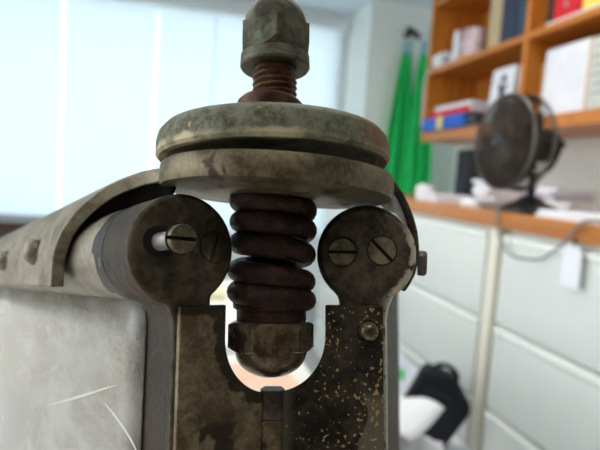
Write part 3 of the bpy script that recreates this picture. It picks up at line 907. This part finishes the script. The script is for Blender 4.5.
# lower shelf, left bay: flat stack, white book with a black figure
yb0 = 2.50
def flat(c, sx, sy, h, m, label, rz=0, mp=None):
    t = empty('book', c, rz); tag(t, label, 'book', 'flat stack on the lower shelf')
    b_ = .004
    c_ = MB().box((-sx/2, -sy/2, 0), (sx/2, sy/2, b_)).box((-sx/2, -sy/2, h-b_), (sx/2, sy/2, h)).box((-sx/2, -sy/2, b_), (-sx/2+b_, sy/2, h-b_))
    c_.build('cover', m, t, bevel=.001)
    MB().box((-sx/2+b_+.0005, -sy/2+.004, b_+.0005), (sx/2-.004, sy/2-.004, h-b_-.0005)).build('pages', mp or M_paper, t)
    return t
bxm = BX+.10
yb1, yb2 = yat(417, BX-.02, 120), yat(463, BX-.02, 120)
yb1 = min(yb1, YE-.03)
bb = empty('carton_box', (bxm, (yb1+yb2)/2, S1)); tag(bb, 'blue carton with a yellow band at the bottom of the shelf stack', 'box')
hb2 = (yb1-yb2)/2
MB().box((-.12, -hb2, 0), (.13, hb2, .072)).build('carton', M_blue, bb, bevel=.004)
MB().box((-.1215, -.01, -.0), (.1315, .05, .0735)).build('band', M_yellow, bb)
bd = empty('tray', (bxm+.01, yb2-.092, S1)); tag(bd, 'black tray beside the blue carton on the lower shelf', 'tray')
MB().box((-.12, -.02, 0), (.12, .085, .012)).box((-.12, -.02, .012), (-.112, .085, .06)).box((.112, -.02, .012), (.12, .085, .06)).box((-.112, -.02, .012), (.112, -.012, .06)).box((-.112, .077, .012), (.112, .085, .06)).build('tray', M_black, bd, bevel=.002)
ym = (yb1+yb2)/2-.06
flat((bxm, ym, S1+.0745), .23, .44, .034, M_red, 'red book in the flat stack on the blue carton', R(-1))
flat((bxm+.005, ym-.02, S1+.1092), .22, .38, .026, M_whiteb, 'white book in the flat stack above the red one', R(1))
flat((bxm+.03, ym-.05, S1+.1360), .15, .20, .016, M_dkb, 'small dark maroon book on top of the flat stack', R(3))
m_ink = mat('black_print', (.02, .02, .03), .7)
# front of the white book turned to the room: broad face with a printed figure
wf_ = empty('book', (BX+.03, yat(504, BX+.05, 90), S1+.0028)); tag(wf_, 'white book facing out with a black figure printed on the cover', 'book')
wf_.rotation_euler = (0, R(5), 0)
MB().box((0, -.075, 0), (.004, .105, .27)).box((.026, -.075, 0), (.03, .105, .27)).box((.004, .101, 0), (.026, .105, .27)).build('cover', M_whiteb, wf_, bevel=.001)
MB().box((.0045, -.072, .004), (.0255, .1005, .266)).build('pages', M_paper, wf_)
fig = MB()
fig.prism([(-.02, .05), (.0, .05), (.004, .12), (.012, .05), (.032, .05), (.028, .15), (.045, .19), (.032, .20), (.014, .18), (-.004, .18), (-.03, .19), (-.034, .175), (-.012, .15)], -.0012, -.0001, 'yz')
fig.prism([(.006+.02*math.cos(2*math.pi*i/14), .215+.022*math.sin(2*math.pi*i/14)) for i in range(14)], -.0012, -.0001, 'yz')
fig.build('printed_figure', m_ink, wf_)
book(wf_.location.y+.108, BX+.07, S1, .012, .25, .2, M_navy, 'thin dark blue book behind the white figure book')
book(YD+.018, BX+.09, S1, .030, .27, .21, M_tan, 'tan book against the shelf divider on the lower shelf')
# lower shelf, right bay
xr = BX+.035
def span(a, b, x): return yat(b, x), yat(a, x)
y1_, y0_ = yat(534, xr+.04), yat(539, xr+.04)
book(YD-.050, xr+.05, S1, .030, .25, .2, M_tan, 'slim tan book right of the shelf divider, lower shelf')
book(YD-.084, xr+.045, S1, .030, .27, .2, M_navy, 'slim navy book beside the large white binder')
# large white binder facing out
ya, yb = yat(544, xr, 80), yat(586, xr, 80)
ya = min(ya, YD-.088)
bi = empty('binder', (xr, yb, S1)); tag(bi, 'large white binder showing its broad front, lower shelf right bay', 'binder')
hh = wat(560, 47, 0, xr).z - S1
ww = ya-yb
MB().box((0, 0, 0), (.004, ww, hh)).box((.050, 0, 0), (.054, ww, hh)).box((.004, ww-.004, 0), (.05, ww, hh)).build('cover', M_whiteb, bi, bevel=.0015)
MB().box((.006, .006, .006), (.048, ww-.006, hh-.010)).build('pages', M_paper, bi)
MB().box((.0, -.006, 0), (.054, -.0005, hh)).build('edge', C('orange_edge', (.75, .40, .18)), bi)
bg = empty('book', (xr-.005, yb-.18, S1)); tag(bg, 'pale grey printed book at the right edge of the lower shelf', 'book')
MB().box((0, 0, 0), (.004, .165, hh*.98)).box((.030, 0, 0), (.034, .165, hh*.98)).box((.004, .161, 0), (.03, .165, hh*.98)).build('cover', M_greyb, bg, bevel=.001)
MB().box((.0045, .003, .003), (.0295, .1605, hh*.97)).build('pages', M_paper, bg)
ln = MB()
for i in range(7):
    zz = .06+i*.035
    ln.box((-.0012, .05+.012*(i % 3), zz), (-.0001, .15-.01*(i % 2), zz+.007))
ln.build('printed_lines', C('grey_print', (.32, .33, .33)), bg)
# upper shelf, right bay
book(YD-.062, xr+.04, S2, .040, .31, .2, M_dkb, 'dark brown book right of the shelf divider, upper shelf')
def flat2(name, c, sx, sy, h, m, label, rz):
    o = slab(name, c, sx, sy, h, rz, m, label, 'book', None, .002); return o
flat((xr+.12, YD-.30, S2), .24, .44, .022, M_whiteb, 'white book lying flat on the upper shelf, right bay', R(0))
rb = empty('box_file', (xr+.02, YD-.245, S2+.0225)); tag(rb, 'bright red box file standing on the flat white book', 'box file')
MB().box((0, 0, 0), (.2, .15, .26)).build('case', M_red, rb, bevel=.004)
MB().lathe([(.012, 0), (.012, .002), (.006, .002)], 20, (-.0001, .075, .06), axis='-x').build('finger_ring', M_steel, rb)
yb_ = empty('box_file', (xr+.02, YD-.38, S2+.0225)); tag(yb_, 'yellow box file standing beside the red one', 'box file')
MB().box((0, 0, 0), (.2, .12, .25)).build('case', M_yellow, yb_, bevel=.004)
MB().lathe([(.012, 0), (.012, .002), (.006, .002)], 20, (-.0001, .06, .06), axis='-x').build('finger_ring', M_steel, yb_)
# white cable down the end of the bookcase
q = [wat(a_, b2, 0, BX-.012) for a_, b2 in ((437, 66), (430, 72), (426, 85), (424, 100), (421, 118))]
cq = [Vector((BX-.004, YE-.05, S2+.004)), Vector((BX-.010, YE-.01, S2-.03)), Vector((BX-.008, YE+.015, S2-.09)), Vector((BX+.0, YE+.022, S2-.2)), Vector((BX+.0, YE+.022, S2-.34))]
tag(MB().tube(cq, .005, 8).build('cable', M_whiteb, smooth=60), 'thin white cable running down the end of the bookcase', 'cable')

# ================================================================== DESK FAN on the counter
FX = 1.025; FY = wat(529, 214, 0, FX).y
fan = empty('desk_fan', (FX, FY, CZ)); tag(fan, 'old dark desk fan with round guard on the wooden countertop', 'fan')
M_fanb = mat('brown_lacquer', (.060, .038, .025), .6, .0, var=.2)
M_guard = mat('dark_guard_wire', (.040, .029, .022), .55, .2, var=.15)
M_ring = mat('guard_rim', (.16, .15, .14), .3, .8, var=.1)
MB().lathe([(.0, .0), (.103, 0), (.106, .006), (.102, .018), (.078, .030), (.050, .042), (.034, .058), (.024, .062), (0, .062)], 48).build('base', M_black, fan, smooth=50)
MB().lathe([(.014, .060), (.013, .12), (.012, .145), (.0, .145)], 20).build('stem', M_black, fan, smooth=50)
hc = .243; RG = .165
fan.scale = (.82, .82, .82)
yk = []
for i in range(15):
    a = R(-90)+R(180)*(i/14-.5)*.98
    yk.append((0.012, .105*math.sin(R(180)*(i/14-.5)), hc-.105*math.cos(R(180)*(i/14-.5))))
MB().tube(yk, .007, 8).build('yoke', M_black, fan, smooth=60)
mo = MB().lathe([(0, .085), (.03, .083), (.052, .068), (.060, .04), (.060, -.02), (.05, -.035), (.0, -.036)], 32, (.0, 0, hc), axis='x'); mo.build('motor', M_black, fan, smooth=50)
for s in (-1, 1):
    MB().lathe([(.010, 0), (.014, .006), (.014, .014), (.008, .02)], 16, (.03, s*.098, hc), axis='y').build('knob', M_black, fan, smooth=50)
HO = -.03
xg = -.075+HO                                                          # centre plane of the blades
for i in range(5):
    vs = []; fs = []; nr, na = 7, 7
    for a in range(nr+1):
        r = .025+(.155-.025)*a/nr
        wd = R(42)+R(6)*math.sin(math.pi*a/nr)
        for b2 in range(na+1):
            an = (b2/na-.5)*2*wd
            vs.append((xg + .035*(b2/na-.5), r*math.sin(an), r*math.cos(an)))
    for a in range(nr):
        for b2 in range(na):
            k = a*(na+1)+b2; fs.append((k, k+1, k+na+2, k+na+1))
    m_ = MB().add(vs, fs).xf(Matrix.Translation((0, 0, hc)) @ Matrix.Rotation(R(72*i+20), 4, 'X'))
    bl_ = m_.build('blade', M_fanb, fan, smooth=60)
    sl = bl_.modifiers.new('thickness', 'SOLIDIFY'); sl.thickness = .002
MB().lathe([(0, .03), (.02, .027), (.026, .015), (.026, -.03)], 24, (xg-.01, 0, hc), axis='-x').build('hub', M_black, fan, smooth=50)
def ring(x, r, t): return MB().tube([(x, r*math.cos(2*math.pi*i/48), hc+r*math.sin(2*math.pi*i/48)) for i in range(48)], t, 8, closed=True)
ring(-.105+HO, RG, .005).build('guard_rim', M_ring, fan, smooth=60)
ring(-.03+HO, RG, .0045).build('guard_rim', M_ring, fan, smooth=60)
gw = MB()
for i in range(120):
    a = 2*math.pi*i/120
    cs, sn = math.cos(a), math.sin(a)
    gw.tube([(HO-.128, .022*cs, hc+.022*sn), (HO-.128, .09*cs, hc+.09*sn), (HO-.120, .145*cs, hc+.145*sn), (HO-.105, RG*cs, hc+RG*sn), (HO-.03, RG*cs, hc+RG*sn)], .0016, 4)
for r in (.035, .05, .065, .08, .095, .11, .125, .14):
    gw.tube([(HO-.129, r*math.cos(2*math.pi*i/36), hc+r*math.sin(2*math.pi*i/36)) for i in range(36)], .0015, 4, closed=True)
gw.build('front_guard', M_guard, fan, smooth=60)
gb = MB()
for i in range(30):
    a = 2*math.pi*i/30; cs, sn = math.cos(a), math.sin(a)
    gb.tube([(HO-.03, RG*cs, hc+RG*sn), (HO-.018, .12*cs, hc+.12*sn), (HO-.010, .05*cs, hc+.05*sn)], .0016, 4)
gb.build('rear_guard', M_guard, fan, smooth=60)
MB().lathe([(0, .004), (.022, .003), (.027, -.002), (0, -.003)], 24, (HO-.130, 0, hc), axis='-x').build('badge', M_black, fan, smooth=50)
# power cord loops over the counter edge
cpts = [(FX-.07, FY-.05, CZ+.006)]
for a_, b2 in ((497, 222), (498, 232), (504, 247), (513, 256), (528, 259), (543, 258), (556, 249), (568, 239)):
    q = wat(a_, b2, 0, CX-.024); cpts.append(tuple(q))
cpts.insert(1, (CX+.03, cpts[1][1]+.03, CZ+.006)); cpts.insert(2, (CX-.016, cpts[2][1]+.01, CZ+.005))
q = wat(584, 231, 0, CX-.02); cpts.append((CX-.018, q.y, CZ+.006)); cpts.append((CX+.06, q.y-.06, CZ+.006)); cpts.append((CX+.08, .72, CZ+.006))
def smooth_path(P, n=6):
    P = [Vector(p) for p in P]; out = []
    for i in range(len(P)-1):
        p0, p1, p2, p3 = P[max(i-1, 0)], P[i], P[i+1], P[min(i+2, len(P)-1)]
        for k in range(n):
            t = k/n
            out.append(.5*((2*p1)+(-p0+p2)*t+(2*p0-5*p1+4*p2-p3)*t*t+(-p0+3*p1-3*p2+p3)*t**3))
    out.append(P[-1]); return out
cpts = [(Vector(p_)-fan.location)/.82 for p_ in cpts]
MB().tube(smooth_path(cpts), .0040, 8).build('power_cord', mat('grey_flex', (.20, .21, .22), .5), fan, smooth=60)

# ================================================================== other things on the counter
q = wat(474, 180, 0, 1.18)
sp = empty('loudspeaker', (1.18, q.y, CZ))
sp.scale = (.72, .72, .72); tag(sp, 'small black loudspeaker on the counter under the bookcase', 'speaker')
MB().box((-.07, -.055, 0), (.09, .075, .30)).build('cabinet', M_black, sp, bevel=.006)
MB().box((-.079, -.048, .012), (-.0705, .068, .288)).build('grille', M_blackcloth, sp, bevel=.004)
def sheet_obj(name, c, sx, sy, rz, curl, m, label, group, tilt=(0, 0), cat='paper', thick=.0012, seed=0):
    rnd = random.Random(seed); n = 8; vs = []; fs = []
    a1, a2 = rnd.uniform(1, 3), rnd.uniform(0, 6)
    for i in range(n+1):
        for j in range(n+1):
            u, v_ = i/n-.5, j/n-.5
            vs.append((u*sx, v_*sy, curl*(abs(math.sin(u*a1*2+a2*.1))+.6*v_*v_*4*abs(math.sin(a2)))))
    for i in range(n):
        for j in range(n):
            k = i*(n+1)+j; fs.append((k, k+1, k+n+2, k+n+1))
    o = MB().add(vs, fs).build(name, m, None, smooth=60)
    sl = o.modifiers.new('thickness', 'SOLIDIFY'); sl.thickness = thick; sl.offset = 1
    o.location = c; o.rotation_euler = (tilt[0], tilt[1], rz)
    return tag(o, label, cat, group)
def stack(name, c, sx, sy, n, dz, m, label, cat='paper', jit=.012, rz=0, tilt=0):
    """pile of separate sheets: one thing, each sheet a part"""
    t = empty(name, c, rz); t.rotation_euler = (0, tilt, rz); tag(t, label, cat)
    rnd = random.Random(hash(label) % 1000 if False else len(label)*7+n)
    for i in range(n):
        dx, dy, da = rnd.uniform(-jit, jit), rnd.uniform(-jit, jit), rnd.uniform(-.12, .12)
        o = MB().box((-sx/2, -sy/2, 0), (sx/2, sy/2, dz*.9)).build('sheet_bundle', m if rnd.random() < .7 else M_paper, t)
        o.location = (dx, dy, i*dz); o.rotation_euler = (0, 0, da)
    return t
def sy_(px, x): return wat(px, 195, 0, x).y
stack('paper_stack', (1.05, sy_(444, 1.05), CZ), .16, .18, 3, .011, M_paper_l, 'low lilac paper stack left of the loudspeaker', jit=.006)
stack('paper_stack', (1.20, sy_(498, 1.20), CZ), .15, .10, 8, .012, M_paper, 'tall untidy white paper stack behind the fan, by the loudspeaker', jit=.012)
stack('paper_stack', (1.00, sy_(484, 1.00), CZ), .12, .09, 3, .009, M_paper, 'small white paper stack in front of the loudspeaker', jit=.006)
stack('paper_stack', (1.44, sy_(528, 1.44), CZ), .22, .17, 8, .012, M_paper, 'untidy white paper stack behind the fan stem', jit=.02)
stack('paper_stack', (1.40, sy_(562, 1.40), CZ), .18, .10, 7, .012, M_paper_l, 'lilac paper stack right of the fan stem', jit=.02)
stack('paper_stack', (1.36, sy_(585, 1.36), CZ), .20, .12, 3, .012, M_paper_l, 'low lilac paper stack to the right of the tall lilac one', jit=.012)
stack('paper_stack', (1.03, sy_(606, 1.03), CZ), .18, .24, 2, .010, M_paper, 'thin white paper stack at the near end of the counter', jit=.004)
# crumpled paper balls by the green cloth
def crumple(c, r, label, seed, m=M_paper):
    rnd = random.Random(seed); bm = bmesh.new()
    bmesh.ops.create_icosphere(bm, subdivisions=3, radius=r)
    for v_ in bm.verts: v_.co *= 1+rnd.uniform(-.22, .16); v_.co.z *= .75
    zmin = min(v_.co.z for v_ in bm.verts)
    for v_ in bm.verts: v_.co.z -= zmin
    me = bpy.data.meshes.new('crumpled_paper'); bm.to_mesh(me); bm.free(); me.materials.append(m)
    o = bpy.data.objects.new('crumpled_paper', me); COL.objects.link(o); o.location = c
    return tag(o, label, 'paper', 'crumpled paper on the counter')
crumple((1.10, sy_(424, 1.10), CZ), .042, 'larger crumpled white paper at the far end of the counter', 3)
crumple((.99, sy_(432, .99), CZ), .022, 'smaller crumpled white paper at the far end of the counter', 5)

# ================================================================== green cloths on the pier
def cloth(px_top, py_top, px_c, py_bot, wt, wb, y, label, ph):
    a = wat(px_top, py_top, 1, y); b = wat(px_c, py_bot, 1, y)
    n, m = 16, 22; vs = []; fs = []
    for j in range(m+1):
        t = j/m
        cx = a.x+(b.x-a.x)*t; hw_ = wt+(wb-wt)*min(1, t*1.6)**.8
        z = a.z+(b.z-a.z)*t
        for i in range(n+1):
            u = i/n-.5
            vs.append((cx+2*hw_*u, y-.045+.028*min(1, t*4)*math.sin(u*17+ph+t*1.3), z-.03*abs(u)*t))
    for j in range(m):
        for i in range(n):
            k = j*(n+1)+i; fs.append((k, k+1, k+n+2, k+n+1))
    t_ = empty('hanging_cloth', (b.x, y-.045, b.z)); tag(t_, label, 'cloth', 'green cloths hung on the pale wall')
    o = loc(MB().add(vs, fs).build('fabric', M_green, t_, smooth=70), t_.location)
    sl = o.modifiers.new('thickness', 'SOLIDIFY'); sl.thickness = .006
    lp = MB()
    for s in (-.6, .6):
        lp.box((a.x+s*wt-.012, y-.052, a.z-.03), (a.x+s*wt+.012, y-.047, a.z+.085))
    loc(lp.build('hanging_loop', M_teal, t_), t_.location)
    return a
a1 = cloth(404, 54, 391, 210, .036, .135, 3.88, 'green cloth hanging on the wall, left one of the two', 0)
a2 = cloth(421, 54, 412, 210, .030, .105, 3.80, 'green cloth hanging on the wall, right one next to the bookcase', 2)
hk = empty('wall_peg', (a1.x+.05, 3.89, a1.z+.12)); tag(hk, 'black slanted peg on the wall above the green cloths', 'peg')
q0, q1 = wat(407, 27, 1, 3.84), wat(420, 38, 1, 3.80)
loc(MB().tube([q0, q0*.6+q1*.4, q1], [.012, .022, .018], 10).build('arm', M_black, hk, smooth=60), hk.location)
loc(MB().lathe([(.025, 0), (.025, .03)], 16, ((q0.x+q1.x)/2-.02, 3.899, (q0.z+q1.z)/2), axis='-y').build('mount', M_black, hk, smooth=40), hk.location)
tag(MB().tube([(1.45, 3.893, wat(360, 33, 1, 3.89).z), (2.19, 3.893, wat(415, 40, 1, 3.89).z)], .006, 8).build('wall_rail', M_white, smooth=60), 'thin white rail across the pale wall above the cloths', 'rail')

# ================================================================== floor clutter by the cabinet
pB = wat(431, 446, 0, .775)
st = empty('storage_box', (pB.x-.04, pB.y+.06, 0)); tag(st, 'closed white storage box on the floor under the black bag', 'box')
hs = pB.z-.003
MB().box((-.15, -.22, 0), (.15, .22, hs-.036)).build('carton', M_whiteb, st, bevel=.004)
MB().box((-.158, -.228, hs-.0355), (.158, .228, hs)).build('lid', M_paper, st, bevel=.004)
bag = empty('laptop_bag', (pB.x, pB.y, hs+.001)); tag(bag, 'black nylon laptop bag leaning on the filing cabinet', 'bag')
BR = Matrix.Rotation(R(-28), 4, 'Z')
pl = [(-.03, 0), (.03, 0), (.096, .125), (.097, .145), (.050, .220), (.040, .228), (-.030, .245), (-.045, .240), (-.092, .130), (-.092, .115)]
MB().prism(pl, -.035, .035, 'xz').xf(BR).build('body', M_blackcloth, bag, bevel=.014)
MB().prism([(p_[0]*.72, .025+p_[1]*.68) for p_ in pl], -.048, -.0355, 'xz').xf(BR).build('pocket', M_blackcloth, bag, bevel=.006)
MB().tube(smooth_path([(-.012, -.02, .235), (-.004, -.03, .258), (.025, -.034, .262), (.050, -.03, .240), (.052, -.02, .21)]), .007, 8).xf(BR).build('handle', M_blackcloth, bag, smooth=60)
pP = wat(396, 452, 0, .46)
pb = empty('storage_box', (pP.x-.03, pP.y-.02, 0)); tag(pb, 'open white box full of loose papers on the floor', 'box')
hp_ = pP.z-.05
MB().box((-.13, -.16, 0), (.13, .16, .01)).box((-.13, -.16, .01), (-.12, .16, hp_)).box((.12, -.16, .01), (.13, .16, hp_)).box((-.12, -.16, .01), (.12, -.15, hp_)).box((-.12, .15, .01), (.12, .16, hp_)).build('carton', M_whiteb, pb)
M_rustp = mat('brown_print', (.50, .26, .12), .7)
for i in range(6):
    rnd = random.Random(40+i)
    sheet_obj('paper_sheet', (pb.location.x+rnd.uniform(.0, .05), pb.location.y+rnd.uniform(-.03, .05), hp_+.003+i*.024), .14 if i != 4 else .08, .18 if i != 4 else .08, rnd.uniform(-1.0, 1.0), .016, M_paper if i != 4 else M_rustp,
              'loose white sheet on the open box beside the black bag' if i != 4 else 'brown printed sheet among the loose white papers', 'loose papers on the open box' if i != 4 else None, seed=i)
pF = wat(405, 375, 0, .84)
fl = empty('folder', (.842, pF.y+.02, hs+.001)); tag(fl, 'pale folder with a green mark standing behind the black bag', 'folder')
MB().box((-.004, -.11, 0), (.004, .11, pF.z-hs+.05)).build('cover', M_whiteb, fl, bevel=.001)
MB().box((-.0052, -.02, .06), (-.0041, .02, .10)).build('mark', M_green, fl)
